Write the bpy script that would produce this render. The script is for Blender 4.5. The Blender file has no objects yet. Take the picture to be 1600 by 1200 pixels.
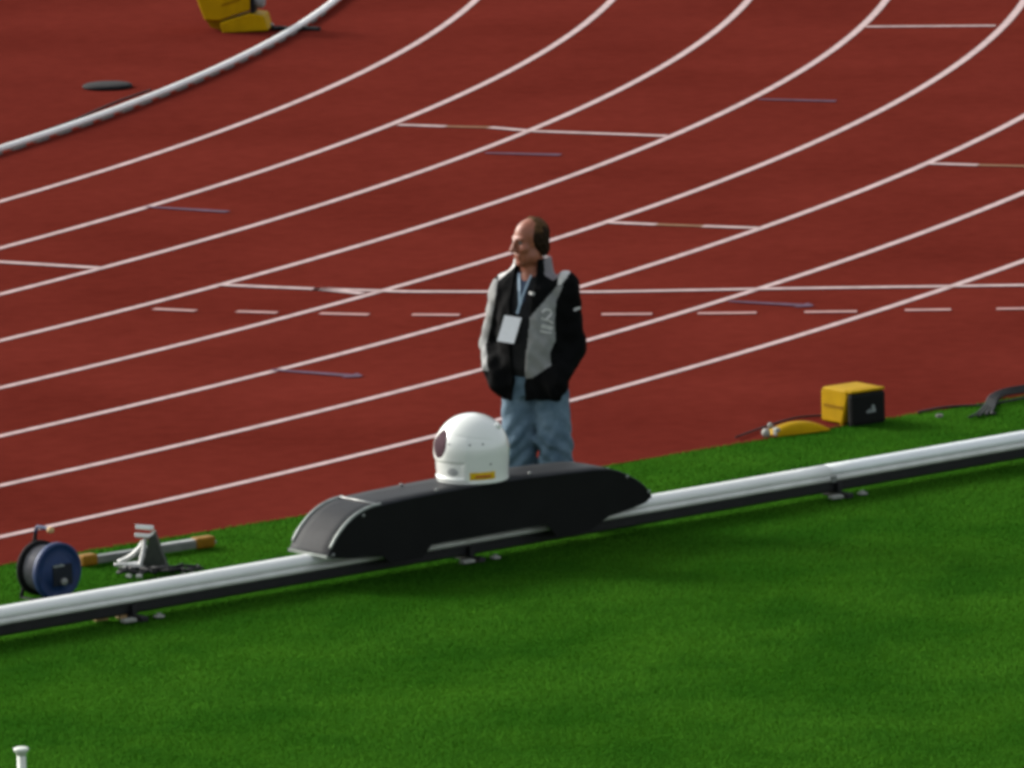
import bpy, bmesh, math, random
import numpy as np
from mathutils import Vector, Matrix

random.seed(4); RNG = np.random.default_rng(7)
SC = bpy.context.scene
COL = SC.collection
R = math.radians

# ------------------------------------------------------------------ camera
F_PX, PITCH, ROLL, CAM_H = 13863.8, 0.164388, -0.0245281, 9.48782
ce, se = math.cos(PITCH), math.sin(PITCH)
cr, sr = math.cos(ROLL), math.sin(ROLL)
CAM = np.array([0.0, 0.0, CAM_H])

def ray(px, py):
    x, y = px - 800.0, 600.0 - py
    x, y = cr * x - sr * y, sr * x + cr * y
    return np.array([x, F_PX * ce + y * se, -F_PX * se + y * ce])

def G(px, py, h=0.0):
    d = ray(px, py); t = (h - CAM_H) / d[2]
    return CAM + d * t

def at_depth(px, py, Y):
    d = ray(px, py)
    return CAM + d * (Y / d[1])

def proj(P):
    d = np.asarray(P, float) - CAM
    X = d[..., 0]; up = d[..., 1] * se + d[..., 2] * ce; dep = d[..., 1] * ce - d[..., 2] * se
    x, y = F_PX * X / dep, F_PX * up / dep
    return 800 + cr * x + sr * y, 600 - (-sr * x + cr * y)

cam_d = bpy.data.cameras.new('camera'); cam = bpy.data.objects.new('camera', cam_d); COL.objects.link(cam)
right = Vector((cr, sr * se, sr * ce)); up = Vector((-sr, cr * se, cr * ce)); back = Vector((0, -ce, se))
m = Matrix((right, up, back)).transposed().to_4x4(); m.translation = Vector(CAM)
cam.matrix_world = m
cam_d.sensor_width = 36.0; cam_d.lens = F_PX / 1600 * 36.0
cam_d.clip_start = 0.5; cam_d.clip_end = 3000
SC.camera = cam

# ------------------------------------------------------------------ materials
def new_mat(name):
    mt = bpy.data.materials.new(name); mt.use_nodes = True
    nt = mt.node_tree; b = nt.nodes['Principled BSDF']
    return mt, nt, b

def mat(name, col, rough=0.6, var=0.12, scale=30.0, bump=0.0, bscale=200.0, metal=0.0, coat=0.0, spec=0.5, col2=None, detail=4.0):
    mt, nt, b = new_mat(name)
    tc = nt.nodes.new('ShaderNodeTexCoord')
    nz = nt.nodes.new('ShaderNodeTexNoise'); nz.inputs['Scale'].default_value = scale; nz.inputs['Detail'].default_value = detail
    nt.links.new(tc.outputs['Object'], nz.inputs['Vector'])
    rp = nt.nodes.new('ShaderNodeValToRGB'); rp.color_ramp.elements[0].position = .3; rp.color_ramp.elements[1].position = .72
    c1 = [max(0, c * (1 - var)) for c in col]; c2 = col2 or [min(1, c * (1 + var)) for c in col]
    rp.color_ramp.elements[0].color = (*c1, 1); rp.color_ramp.elements[1].color = (*c2, 1)
    nt.links.new(nz.outputs['Fac'], rp.inputs['Fac']); nt.links.new(rp.outputs['Color'], b.inputs['Base Color'])
    b.inputs['Roughness'].default_value = rough; b.inputs['Metallic'].default_value = metal
    b.inputs['Coat Weight'].default_value = coat; b.inputs['Specular IOR Level'].default_value = spec
    if bump:
        n2 = nt.nodes.new('ShaderNodeTexNoise'); n2.inputs['Scale'].default_value = bscale; n2.inputs['Detail'].default_value = 3
        nt.links.new(tc.outputs['Object'], n2.inputs['Vector'])
        bp = nt.nodes.new('ShaderNodeBump'); bp.inputs['Strength'].default_value = bump; bp.inputs['Distance'].default_value = .01
        nt.links.new(n2.outputs['Fac'], bp.inputs['Height']); nt.links.new(bp.outputs['Normal'], b.inputs['Normal'])
    return mt

def track_material():
    mt, nt, b = new_mat('red_track_rubber')
    geo = nt.nodes.new('ShaderNodeNewGeometry')
    big = nt.nodes.new('ShaderNodeTexNoise'); big.inputs['Scale'].default_value = .55; big.inputs['Detail'].default_value = 5
    mid = nt.nodes.new('ShaderNodeTexNoise'); mid.inputs['Scale'].default_value = 7; mid.inputs['Detail'].default_value = 6
    fine = nt.nodes.new('ShaderNodeTexNoise'); fine.inputs['Scale'].default_value = 90; fine.inputs['Detail'].default_value = 2
    for n in (big, mid, fine): nt.links.new(geo.outputs['Position'], n.inputs['Vector'])
    rp = nt.nodes.new('ShaderNodeValToRGB')
    rp.color_ramp.elements[0].position = .34; rp.color_ramp.elements[1].position = .68
    rp.color_ramp.elements[0].color = (*TRACK_A, 1); rp.color_ramp.elements[1].color = (*TRACK_B, 1)
    m1 = nt.nodes.new('ShaderNodeMath'); m1.operation = 'MULTIPLY_ADD'; m1.inputs[1].default_value = .5
    m2 = nt.nodes.new('ShaderNodeMath'); m2.operation = 'MULTIPLY'; m2.inputs[1].default_value = .3
    m3 = nt.nodes.new('ShaderNodeMath'); m3.operation = 'MULTIPLY_ADD'; m3.inputs[1].default_value = .2
    nt.links.new(mid.outputs['Fac'], m2.inputs[0]); nt.links.new(fine.outputs['Fac'], m3.inputs[0]); nt.links.new(m2.outputs[0], m3.inputs[2])
    nt.links.new(big.outputs['Fac'], m1.inputs[0]); nt.links.new(m3.outputs[0], m1.inputs[2])
    nt.links.new(m1.outputs[0], rp.inputs['Fac']); nt.links.new(rp.outputs['Color'], b.inputs['Base Color'])
    b.inputs['Roughness'].default_value = .9; b.inputs['Specular IOR Level'].default_value = .0
    bp = nt.nodes.new('ShaderNodeBump'); bp.inputs['Strength'].default_value = .35; bp.inputs['Distance'].default_value = .004
    nt.links.new(fine.outputs['Fac'], bp.inputs['Height']); nt.links.new(bp.outputs['Normal'], b.inputs['Normal'])
    return mt

def grass_material(name, ca, cb, thin=False):
    mt, nt, b = new_mat(name)
    geo = nt.nodes.new('ShaderNodeNewGeometry')
    mp = nt.nodes.new('ShaderNodeVectorMath'); mp.operation = 'MULTIPLY'; mp.inputs[1].default_value = (1, 1, 0)
    nt.links.new(geo.outputs['Position'], mp.inputs[0])
    big = nt.nodes.new('ShaderNodeTexNoise'); big.inputs['Scale'].default_value = .9; big.inputs['Detail'].default_value = 5; big.inputs['Roughness'].default_value = .70
    sm = nt.nodes.new('ShaderNodeTexNoise'); sm.inputs['Scale'].default_value = 60; sm.inputs['Detail'].default_value = 2
    nt.links.new(mp.outputs[0], big.inputs['Vector']); nt.links.new(mp.outputs[0], sm.inputs['Vector'])
    m1 = nt.nodes.new('ShaderNodeMath'); m1.operation = 'MULTIPLY_ADD'; m1.inputs[1].default_value = .75
    m2 = nt.nodes.new('ShaderNodeMath'); m2.operation = 'MULTIPLY'; m2.inputs[1].default_value = .25
    nt.links.new(sm.outputs['Fac'], m2.inputs[0]); nt.links.new(big.outputs['Fac'], m1.inputs[0]); nt.links.new(m2.outputs[0], m1.inputs[2])
    rp = nt.nodes.new('ShaderNodeValToRGB'); rp.color_ramp.elements[0].position = .40; rp.color_ramp.elements[1].position = .62
    rp.color_ramp.elements[0].color = (*ca, 1); rp.color_ramp.elements[1].color = (*cb, 1)
    nt.links.new(m1.outputs[0], rp.inputs['Fac']); nt.links.new(rp.outputs['Color'], b.inputs['Base Color'])
    b.inputs['Roughness'].default_value = .8; b.inputs['Specular IOR Level'].default_value = .0
    if thin:
        tr_ = nt.nodes.new('ShaderNodeBsdfTranslucent'); mx = nt.nodes.new('ShaderNodeMixShader'); mx.inputs[0].default_value = .5
        nt.links.new(rp.outputs['Color'], tr_.inputs['Color']); nt.links.new(b.outputs[0], mx.inputs[1]); nt.links.new(tr_.outputs[0], mx.inputs[2])
        nt.links.new(mx.outputs[0], nt.nodes['Material Output'].inputs['Surface'])
        sc_ = nt.nodes.new('ShaderNodeVectorMath'); sc_.operation = 'SCALE'; sc_.inputs['Scale'].default_value = .3
        ad_ = nt.nodes.new('ShaderNodeVectorMath'); ad_.operation = 'ADD'; ad_.inputs[1].default_value = (0, 0, .8)
        nm_ = nt.nodes.new('ShaderNodeVectorMath'); nm_.operation = 'NORMALIZE'
        nt.links.new(geo.outputs['Normal'], sc_.inputs[0]); nt.links.new(sc_.outputs[0], ad_.inputs[0]); nt.links.new(ad_.outputs[0], nm_.inputs[0])
        nt.links.new(nm_.outputs[0], b.inputs['Normal'])
    return mt

TRACK_A = (.082, .0122, .0084); TRACK_B = (.130, .0210, .0145)
M = {}
M['track'] = track_material()
M['grass'] = grass_material('lawn_blades', (.034, .142, .0110), (.066, .215, .0170), True)
M['soil'] = grass_material('lawn_base', (.010, .048, .002), (.018, .065, .003))
M['line'] = mat('line_paint', (.44, .32, .305), .7, .2, 9, spec=.2)
M['line_dim'] = mat('line_paint_ochre', (.22, .11, .045), .7, .15, 9, spec=.2)
M['line_dash'] = mat('line_paint_thin', (.40, .22, .20), .7, .12, 9, spec=.2)
M['blue_mark'] = mat('blue_marking_paint', (.070, .026, .056), .7, .3, 14, spec=.2)
M['kerb'] = mat('white_kerb_alloy', (.72, .71, .68), .45, .08, 6)
M['kerb_foot'] = mat('kerb_foot_dark', (.20, .19, .175), .7, .5, 30)
M['rail'] = mat('rail_alloy', (.74, .76, .73), .5, .06, 3, metal=.0)
M['rail2'] = mat('rail_alloy_clean', (.76, .80, .79), .3, .04, 3, metal=.1)
M['rail_low'] = mat('rail_lower_alloy', (.60, .61, .57), .45, .1, 8, metal=.25)
M['black'] = mat('black_frame_paint', (.010, .010, .011), .55, .25, 20, spec=.3)
M['pad'] = mat('pale_plastic_pad', (.22, .23, .20), .6, .25, 40)
M['tan'] = mat('tan_wood_shim', (.40, .26, .11), .7, .25, 40)
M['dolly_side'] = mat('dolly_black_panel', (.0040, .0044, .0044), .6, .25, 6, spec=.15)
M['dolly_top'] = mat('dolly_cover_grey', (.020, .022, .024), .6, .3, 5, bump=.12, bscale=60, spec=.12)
M['trim'] = mat('alloy_edge_trim', (.33, .36, .33), .4, .2, 20, metal=.4)
M['helmet'] = mat('white_gloss_shell', (.75, .78, .73), .22, .035, 4, coat=.5)
M['helmet_grey'] = mat('grey_vent_mesh', (.32, .34, .33), .6, .35, 90)
M['lens'] = mat('dark_lens_window', (.052, .028, .035), .75, .2, 10, spec=.04)
M['sticker'] = mat('yellow_sticker', (.66, .42, .008), .5, .15, 40, spec=.1)
M['sticker_or'] = mat('orange_sticker_print', (.42, .11, .006), .5, .2, 60)
M['rubber'] = mat('black_rubber', (.008, .008, .0085), .8, .25, 50, spec=.15)
M['cable'] = mat('dark_cable_sheath', (.011, .012, .012), .6, .3, 50, spec=.2)
M['yellow'] = mat('yellow_moulded_case', (.37, .222, .0015), .6, .14, 8, spec=.05)
M['yellow_dk'] = mat('ochre_case_recess', (.22, .115, .0015), .6, .15, 8, spec=.05)
M['orange_cap'] = mat('amber_end_cap', (.24, .115, .005), .6, .2, 20, spec=.2)
M['grille'] = mat('black_speaker_grille', (.006, .0068, .0062), .75, .3, 120, bump=.3, bscale=300, spec=.12)
M['logo'] = mat('white_print', (.22, .25, .24), .6, .3, 60)
M['steel'] = mat('galvanised_steel', (.46, .47, .45), .45, .2, 15, metal=.4)
M['grey_bar'] = mat('grey_bar_alloy', (.20, .21, .20), .45, .2, 12, metal=.3)
M['pad_green'] = mat('dark_green_grey_pad', (.020, .027, .018), .8, .25, 30)
M['blue'] = mat('navy_blue_plastic', (.006, .023, .080), .55, .2, 10, spec=.25)
M['navy_dk'] = mat('dark_reel_plate', (.005, .008, .014), .6, .25, 20, spec=.2)
M['winding'] = mat('grey_cable_winding', (.10, .10, .11), .5, .3, 30)
M['post'] = mat('white_post_plastic', (.62, .66, .58), .5, .06, 10)
# person
M['skin'] = mat('skin', (.255, .080, .040), .5, .14, 24, col2=(.335, .112, .060))
M['hair'] = mat('brown_hair', (.021, .0125, .0065), .8, .4, 60, bump=.5, bscale=220, spec=.08)
M['hair_thin'] = mat('thin_brown_hair', (.085, .045, .019), .8, .45, 70, bump=.4, bscale=220, spec=.08)
M['jk_black'] = mat('black_jacket_fabric', (.0036, .0039, .0040), .85, .2, 30, bump=.1, bscale=60, spec=.06)
M['jk_grey'] = mat('grey_jacket_fabric', (.205, .212, .205), .7, .14, 22, bump=.2, bscale=60)
M['jk_pale'] = mat('pale_jacket_patch', (.52, .52, .50), .65, .1, 30)
M['jk_collar'] = mat('mauve_grey_collar', (.185, .17, .18), .7, .1, 30)
M['jumper'] = mat('black_jumper_knit', (.0085, .0088, .0095), .85, .2, 60, spec=.2)
M['shirt'] = mat('navy_shirt', (.012, .030, .065), .8, .2, 40)
M['jeans'] = mat('faded_denim', (.062, .120, .170), .8, .28, 9, bump=.35, bscale=40, col2=(.135, .205, .262), spec=.2)
M['lanyard'] = mat('pale_blue_ribbon', (.26, .36, .44), .6, .1, 40)
M['badge'] = mat('white_pass_card', (.66, .70, .74), .4, .03, 40)
M['badge_mark'] = mat('grey_pass_print', (.52, .56, .60), .4, .05, 40)
M['shoe'] = mat('dark_shoe_leather', (.02, .015, .012), .5, .2, 30)
M['eye'] = mat('eye_socket_shade', (.12, .09, .07), .7, .05, 30)  # eyeball darkened to a skin-like tone, socket shade put into its colour
M['iris'] = mat('iris', (.03, .025, .02), .2, .1, 60)

# ------------------------------------------------------------------ mesh helpers
class MB:
    def __init__(s): s.v = []; s.f = []; s.m = []; s.s = []
    def add(s, v, f, mi=0, smooth=True):
        o = len(s.v); s.v += [tuple(map(float, p)) for p in v]; s.f += [tuple(i + o for i in q) for q in f]
        s.m += [mi] * len(f); s.s += [smooth] * len(f); return s
    def build(s, name, mats, parent=None, loc=None, rotz=0.0):
        me = bpy.data.meshes.new(name); me.from_pydata(s.v, [], s.f)
        if not isinstance(mats, (list, tuple)): mats = [mats]
        for x in mats: me.materials.append(x)
        me.polygons.foreach_set('material_index', s.m); me.polygons.foreach_set('use_smooth', s.s)
        bm = bmesh.new(); bm.from_mesh(me); bmesh.ops.recalc_face_normals(bm, faces=bm.faces); bm.to_mesh(me); bm.free()
        me.update()
        ob = bpy.data.objects.new(name, me); COL.objects.link(ob)
        if parent: ob.parent = parent
        if loc is not None: ob.location = loc
        ob.rotation_euler.z = rotz
        return ob

def tag(o, label=None, cat=None, group=None, kind=None):
    if label: o['label'] = label
    if cat: o['category'] = cat
    if group: o['group'] = group
    if kind: o['kind'] = kind
    return o

def empty(name, loc, rotz=0.0):
    o = bpy.data.objects.new(name, None); COL.objects.link(o); o.location = loc; o.rotation_euler.z = rotz
    o.empty_display_size = .1
    return o

def box(mb, c, size, mi=0, rot=None, bev=0.0, taper=None, shear=None):
    """bevelled box; rot = 3x3 Matrix; taper=(tx,ty) scale of the top face"""
    bm = bmesh.new(); bmesh.ops.create_cube(bm, size=1.0)
    for v in bm.verts:
        top = v.co.z > 0
        x, y, z = v.co.x * size[0], v.co.y * size[1], v.co.z * size[2]
        if taper and top: x *= taper[0]; y *= taper[1]
        if shear: x += shear[0] * z; y += shear[1] * z
        v.co = (x, y, z)
    if bev:
        bmesh.ops.bevel(bm, geom=list(bm.edges), offset=bev, segments=2, profile=.6, affect='EDGES')
    bm.verts.index_update()
    rot = rot or Matrix.Identity(3); c = Vector(c)
    mb.add([rot @ v.co + c for v in bm.verts], [[v.index for v in f.verts] for f in bm.faces], mi, False)
    bm.free()

def frame_of(axis):
    a = Vector(axis).normalized(); h = Vector((0, 0, 1)) if abs(a.z) < .9 else Vector((1, 0, 0))
    x = a.cross(h).normalized(); y = a.cross(x).normalized()
    return x, y, a

def lathe(mb, prof, origin, axis, n=48, mi=0, smooth=True, sx=1.0):
    x, y, a = frame_of(axis); o = Vector(origin); v = []; f = []
    for r, h in prof:
        for k in range(n):
            t = 2 * math.pi * k / n
            v.append(o + a * h + x * (r * math.cos(t) * sx) + y * (r * math.sin(t)))
    for i in range(len(prof) - 1):
        for k in range(n):
            k2 = (k + 1) % n
            f.append((i * n + k, i * n + k2, (i + 1) * n + k2, (i + 1) * n + k))
    f.append(tuple(range(n - 1, -1, -1))); f.append(tuple((len(prof) - 1) * n + k for k in range(n)))
    mb.add(v, f, mi, smooth)

def smooth_path(pts, sub=6, closed=False):
    P = [Vector(p) for p in pts]; out = []
    n = len(P)
    for i in range(n - 1):
        p0 = P[max(i - 1, 0)]; p1 = P[i]; p2 = P[i + 1]; p3 = P[min(i + 2, n - 1)]
        for k in range(sub):
            t = k / sub
            out.append(.5 * ((2 * p1) + (p2 - p0) * t + (2 * p0 - 5 * p1 + 4 * p2 - p3) * t * t + (3 * p1 - p0 - 3 * p2 + p3) * t ** 3))
    out.append(P[-1]); return out

def tube(mb, pts, r, n=10, mi=0, sub=5, flat=1.0):
    P = smooth_path(pts, sub) if sub > 1 else [Vector(p) for p in pts]
    v = []; f = []; N = len(P)
    for i, p in enumerate(P):
        d = (P[min(i + 1, N - 1)] - P[max(i - 1, 0)]).normalized()
        x, y, a = frame_of(d); rr = r[min(i * len(r) // N, len(r) - 1)] if isinstance(r, (list, tuple)) else r
        for k in range(n):
            t = 2 * math.pi * k / n; v.append(p + x * (rr * math.cos(t)) + y * (rr * flat * math.sin(t)))
    for i in range(N - 1):
        for k in range(n):
            k2 = (k + 1) % n; f.append((i * n + k, i * n + k2, (i + 1) * n + k2, (i + 1) * n + k))
    f.append(tuple(range(n - 1, -1, -1))); f.append(tuple((N - 1) * n + k for k in range(n)))
    mb.add(v, f, mi, True)

def prism(mb, poly, y0, y1, fn, mi=0, smooth=False):
    """extrude 2D polygon between offsets y0,y1; fn(a,b,off)->point"""
    n = len(poly)
    v = [fn(a, b, y0) for a, b in poly] + [fn(a, b, y1) for a, b in poly]
    f = [tuple(range(n)), tuple(range(2 * n - 1, n - 1, -1))] + [(i, (i + 1) % n, n + (i + 1) % n, n + i) for i in range(n)]
    mb.add(v, f, mi, smooth)

# ------------------------------------------------------------------ ground, track
CX, CY, R0, LW = -37.9357, 82.9099, 36.8048, 1.22
Z_TRACK, Z_LINE = .004, .008
EA = G(0, 885); EB = G(1600, 620)                       # edge between lawn and track
ED = (EB - EA) / np.linalg.norm(EB - EA)
EN = np.array([-ED[1], ED[0], 0])                       # towards the track

mb = MB()
xs = [-700, -60, -6, 6, 60, 700]
mb.add([(-700, -200, 0), (700, -200, 0), (700, 900, 0), (-700, 900, 0)], [(0, 1, 2, 3)], 0, False)
ground = tag(mb.build('ground', M['soil']), 'flat green lawn ground under and around the track', 'ground', kind='structure')

def edge_r(th):
    dx, dy = math.cos(th), math.sin(th)
    den = dx * EN[0] + dy * EN[1]
    num = (EA[0] - CX) * EN[0] + (EA[1] - CY) * EN[1]
    r = num / den if den < 0 else 1e9
    return min(56.0, r) if r > 0 else 56.0

mb = MB(); N = 360; v = []; f = []
ths = [R(-95) + R(150) * i / N for i in range(N + 1)]
for th in ths:
    for r in (27.0, edge_r(th) + .008 * math.sin(th * 900)):
        v.append((CX + r * math.cos(th), CY + r * math.sin(th), Z_TRACK))
for i in range(N): f.append((2 * i, 2 * i + 1, 2 * i + 3, 2 * i + 2))
mb.add(v, f, 0, False)
track = tag(mb.build('running_track', M['track']), 'red rubber running track with white curved lanes', 'running track', kind='structure')

def arc_strip(name, r, w, mt, a0=-95, a1=55, n=500):
    mb = MB(); v = []; f = []
    for i in range(n + 1):
        th = R(a0 + (a1 - a0) * i / n)
        if edge_r(th) < r + .1: continue
        for rr in (r - w / 2, r + w / 2): v.append((CX + rr * math.cos(th), CY + rr * math.sin(th), Z_LINE))
    k = len(v) // 2
    for i in range(k - 1): f.append((2 * i, 2 * i + 1, 2 * i + 3, 2 * i + 2))
    mb.add(v, f, 0, False); return mb.build(name, mt, track)

for k in range(1, 9):
    arc_strip('lane_line', R0 + LW * k, .066, M['line'])

def strip(mb, p, q, w, z=Z_LINE, mi=0, w2=None):
    p, q = G(*p), G(*q); d = q - p; d /= np.linalg.norm(d); n = np.array([-d[1], d[0], 0]); w2 = w2 or w
    mb.add([(*(p + n * w / 2)[:2], z), (*(p - n * w / 2)[:2], z), (*(q - n * w2 / 2)[:2], z), (*(q + n * w2 / 2)[:2], z)], [(0, 1, 2, 3)], mi, False)

ZS = Z_LINE + .004
STAG = [
 [((622, 197), (697, 199.5), 0), ((697, 199.5), (765, 201), 1), ((765, 201), (835, 207), 0), ((835, 207), (1042, 214.5), 0)],
 [((1353, 43.5), (1556, 42), 0)],
 [((-40, 409), (157, 421), 0)],
 [((340, 447), (415, 450.5), 0), ((415, 450.5), (500, 454), 0), ((500, 454), (566, 461), 0)],
 [((490, 453.5), (640, 458), 0), ((640, 458), (930, 458.5), 0), ((930, 458.5), (1200, 453.5), 0), ((1200, 453.5), (1660, 447), 0)],
 [((948, 349.5), (1026, 353), 0), ((1026, 353), (1098, 355.5), 1), ((1098, 355.5), (1186, 358.5), 0)],
 [((1450, 257.5), (1528, 260), 0), ((1528, 260), (1660, 263), 1)],
]
for k, segs in enumerate(STAG):
    mb = MB()
    for p, q, mi in segs: strip(mb, p, q, .085 if mi == 0 else .06, ZS, mi)
    mb.build('stagger_line', [M['line'], M['line_dim']], track)
mb = MB()
for p, q in [((240, 485), (306, 488)), ((370, 489), (433, 491)), ((500, 492), (576, 494)), ((644, 494), (718, 494.5)), ((780, 494), (860, 494)),
             ((940, 493.5), (1019, 493)), ((1090, 492), (1182, 491)), ((1257, 490), (1339, 489)), ((1414, 487), (1486, 486)), ((1557, 485), (1640, 484))]:
    strip(mb, p, q, .075, ZS)
mb.build('dashed_line', M['line_dash'], track)
for (p, q, hd_) in [((425, 580), (545, 589), 1), ((1140, 473), (1250, 479), 1), ((1185, 157), (1306, 160), 0), ((758, 241), (876, 244), 0), ((228, 325), (356, 333), 0)]:
    mb = MB(); n_ = 6
    strip(mb, p, q, .05, ZS, 0, .085)
    if hd_: strip(mb, (q[0] + .5, q[1]), (q[0] + 19, q[1] + 1.4), .20, ZS, 0, .05)
    mb.build('arrow_mark', M['blue_mark'], track)

# raised kerb round the inside of lane one
kerb = tag(empty('track_kerb', (CX + R0 * math.cos(R(-25)), CY + R0 * math.sin(R(-25)), 0)), 'white raised metal kerb rail curving along the inside of the red track', 'kerb')
bx0 = Vector(kerb.location)
mb = MB(); v = []; f = []; n = 420; prof = [(-.028, .028), (-.034, .045), (-.026, .062), (-.008, .069), (.010, .068), (.028, .060), (.034, .045), (.028, .028)]
for i in range(n + 1):
    th = R(-80 + 120 * i / n)
    for dr, z in prof: v.append(Vector((CX + (R0 + dr) * math.cos(th), CY + (R0 + dr) * math.sin(th), z)) - bx0)
k = len(prof)
for i in range(n):
    for j in range(k):
        f.append((i * k + j, i * k + (j + 1) % k, (i + 1) * k + (j + 1) % k, (i + 1) * k + j))
mb.add(v, f, 0, True); mb.build('rail', M['kerb'], kerb)
mb = MB(); box(mb, (0, 0, .016), (.034, .24, .028), 0, None, .004)
kf = mb.build('foot', M['kerb_foot'], kerb)
for i in range(46):
    th = R(-40 + 31 * i / 45)
    o = kf if i == 0 else kf.copy()
    if i: COL.objects.link(o); o.parent = kerb
    o.location = Vector((CX + R0 * math.cos(th), CY + R0 * math.sin(th), 0)) - bx0; o.rotation_euler.z = th

# ------------------------------------------------------------------ camera rail
U = Vector((.773427, .633885, 0)); NN = Vector((.633885, -.773427, 0)); RA = Vector((-2.866136, 48.856462, 0))
def rl(s, z, off): return RA + U * s + NN * off + Vector((0, 0, z))
rail_root = empty('camera_rail', rl(3.4, 0, 0))
tag(rail_root, 'long white metal camera rail raised on low feet across the lawn', 'rail')
O0 = Vector(rail_root.location)
def rfn(a, b, off): return rl(a, b, off) - O0
def rail_seg(name, s0, s1, prof, mt, smooth=True):
    mb = MB(); n = max(2, int((s1 - s0) / .25)); k = len(prof); v = []; f = []
    for i in range(n + 1):
        s = s0 + (s1 - s0) * i / n
        for off, z in prof: v.append(rl(s, z, off) - O0)
    for i in range(n):
        for j in range(k): f.append((i * k + j, i * k + (j + 1) % k, (i + 1) * k + (j + 1) % k, (i + 1) * k + j))
    f.append(tuple(range(k))); f.append(tuple(n * k + j for j in range(k)))
    mb.add(v, f, 0, smooth); return mb.build(name, mt, rail_root)
def arcp(co, cz, r, a0, a1, n, sx=1.0): return [(co + sx * r * math.cos(R(a0 + (a1 - a0) * i / n)), cz + r * math.sin(R(a0 + (a1 - a0) * i / n))) for i in range(n + 1)]
top_prof = arcp(0, .158, .038, -28, 208, 18, 1.55)
low_prof = [(-.058, .139), (.053, .139)] + arcp(.053, .1195, .0195, 80, -80, 8, .9) + [(.045, .098), (-.058, .098)]
for s0, s1, mt in ((-4.0, 6.135, M['rail']), (6.145, 13.0, M['rail2'])):
    rail_seg('top_beam', s0, s1, top_prof, mt)
    rail_seg('lower_flange', s0, s1, low_prof, M['rail_low'])
rail_seg('under_channel', -4.0, 13.0, [(-.045, .096), (.048, .096), (.048, .046), (.035, .034), (-.035, .034), (-.045, .046)], M['black'], False)
mb = MB(); prism(mb, [(6.12, .10), (6.16, .10), (6.16, .135), (6.12, .135)], .06, .074, rfn); mb.build('joint_clamp', M['grey_bar'], rail_root)
FS = []
for px, py in ((203, 968), (745, 879), (1312, 777)):
    g = Vector(G(px, py)); FS.append((g - RA).dot(U))
FS = [FS[0] - 2 * (FS[1] - FS[0]) , FS[0] - (FS[1] - FS[0])] + FS + [FS[2] + (FS[2] - FS[1]), FS[2] + 2 * (FS[2] - FS[1])]
mb = MB(); box(mb, (0, 0, .020), (.05, .34, .03), 0, None, .004); box(mb, (0, -.06, .06), (.035, .035, .06), 0, None, .003); box(mb, (0, .03, .045), (.05, .05, .05), 0)
leg_me = mb; first = None
for i, s in enumerate(FS):
    if first is None:
        lg = first = mb.build('foot', M['black'], rail_root)
        pm = MB(); box(pm, (0, 0, .014), (.085, .05, .02), 0, None, .006); pads = [pm.build('pad', M['pad'], lg)]
        pm = MB(); lathe(pm, [(.012, .0), (.032, .004), (.032, .012), (.014, .016), (.014, .026)], (0, 0, 0), (0, 0, 1), 16); pads.append(pm.build('adjuster', M['pad'], lg))
    else:
        lg = first.copy(); COL.objects.link(lg); lg.parent = rail_root
        for p in pads:
            c = p.copy(); COL.objects.link(c); c.parent = lg
    lg.location = rl(s, 0, .0) - O0; lg.rotation_euler.z = math.atan2(U.y, U.x)
pads[0].location = (-.10, -.15, .012); pads[1].location = (.13, -.13, .006)
for o in list(COL.objects):
    if o.parent and o.parent.name.startswith('foot') and o.parent.parent == rail_root:
        o.location = pads[0].location if o.name.startswith('pad') else pads[1].location
# loose bits by the left foot
for nm, px, py, sz, mt, lab, cat in (('wooden_shim', 157, 972, (.085, .05, .03), 'tan', 'small tan wooden shim on the lawn beside the left rail foot', 'wood block'),
                                ('wooden_shim', 190, 969, (.05, .05, .04), 'tan', 'orange tinted wooden block touching the white pad of the left rail foot', 'wood block')):
    mb = MB(); box(mb, (0, 0, sz[2] / 2 + .01), sz, 0, None, .006)
    tag(mb.build(nm, M[mt], None, G(px, py), .6), lab, cat)

# ------------------------------------------------------------------ dolly on the rail
dolly = tag(empty('camera_dolly', rl(3.4, .18, 0)), 'long low black fairing of the camera dolly riding on the white rail', 'camera dolly')
D0 = Vector(dolly.location)
def dfn(a, b, off): return rl(a, b, off) - D0
top_curve = smooth_path([(2.165, .205, 0), (2.20, .262, 0), (2.255, .325, 0), (2.345, .395, 0), (2.45, .436, 0), (2.56, .450, 0), (2.78, .459, 0), (3.09, .466, 0), (3.51, .468, 0), (4.03, .450, 0), (4.22, .441, 0), (4.33, .420, 0), (4.45, .366, 0), (4.54, .308, 0), (4.595, .25, 0), (4.60, .225, 0)], 5)
tc = [(p.x, p.y) for p in top_curve]
W = .178
bottom = [(4.565, .198), (4.46, .177), (4.27, .150), (4.20, .120), (4.12, .085), (3.87, .085), (3.82, .150), (3.80, .168), (2.93, .166), (2.89, .125), (2.86, .100), (2.62, .100), (2.57, .148), (2.30, .172), (2.18, .185)]
poly = tc + bottom
for side in (1, -1):
    mb = MB(); prism(mb, poly, side * (W - .012), side * W, dfn); mb.build('side_panel', M['dolly_side'], dolly)
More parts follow.
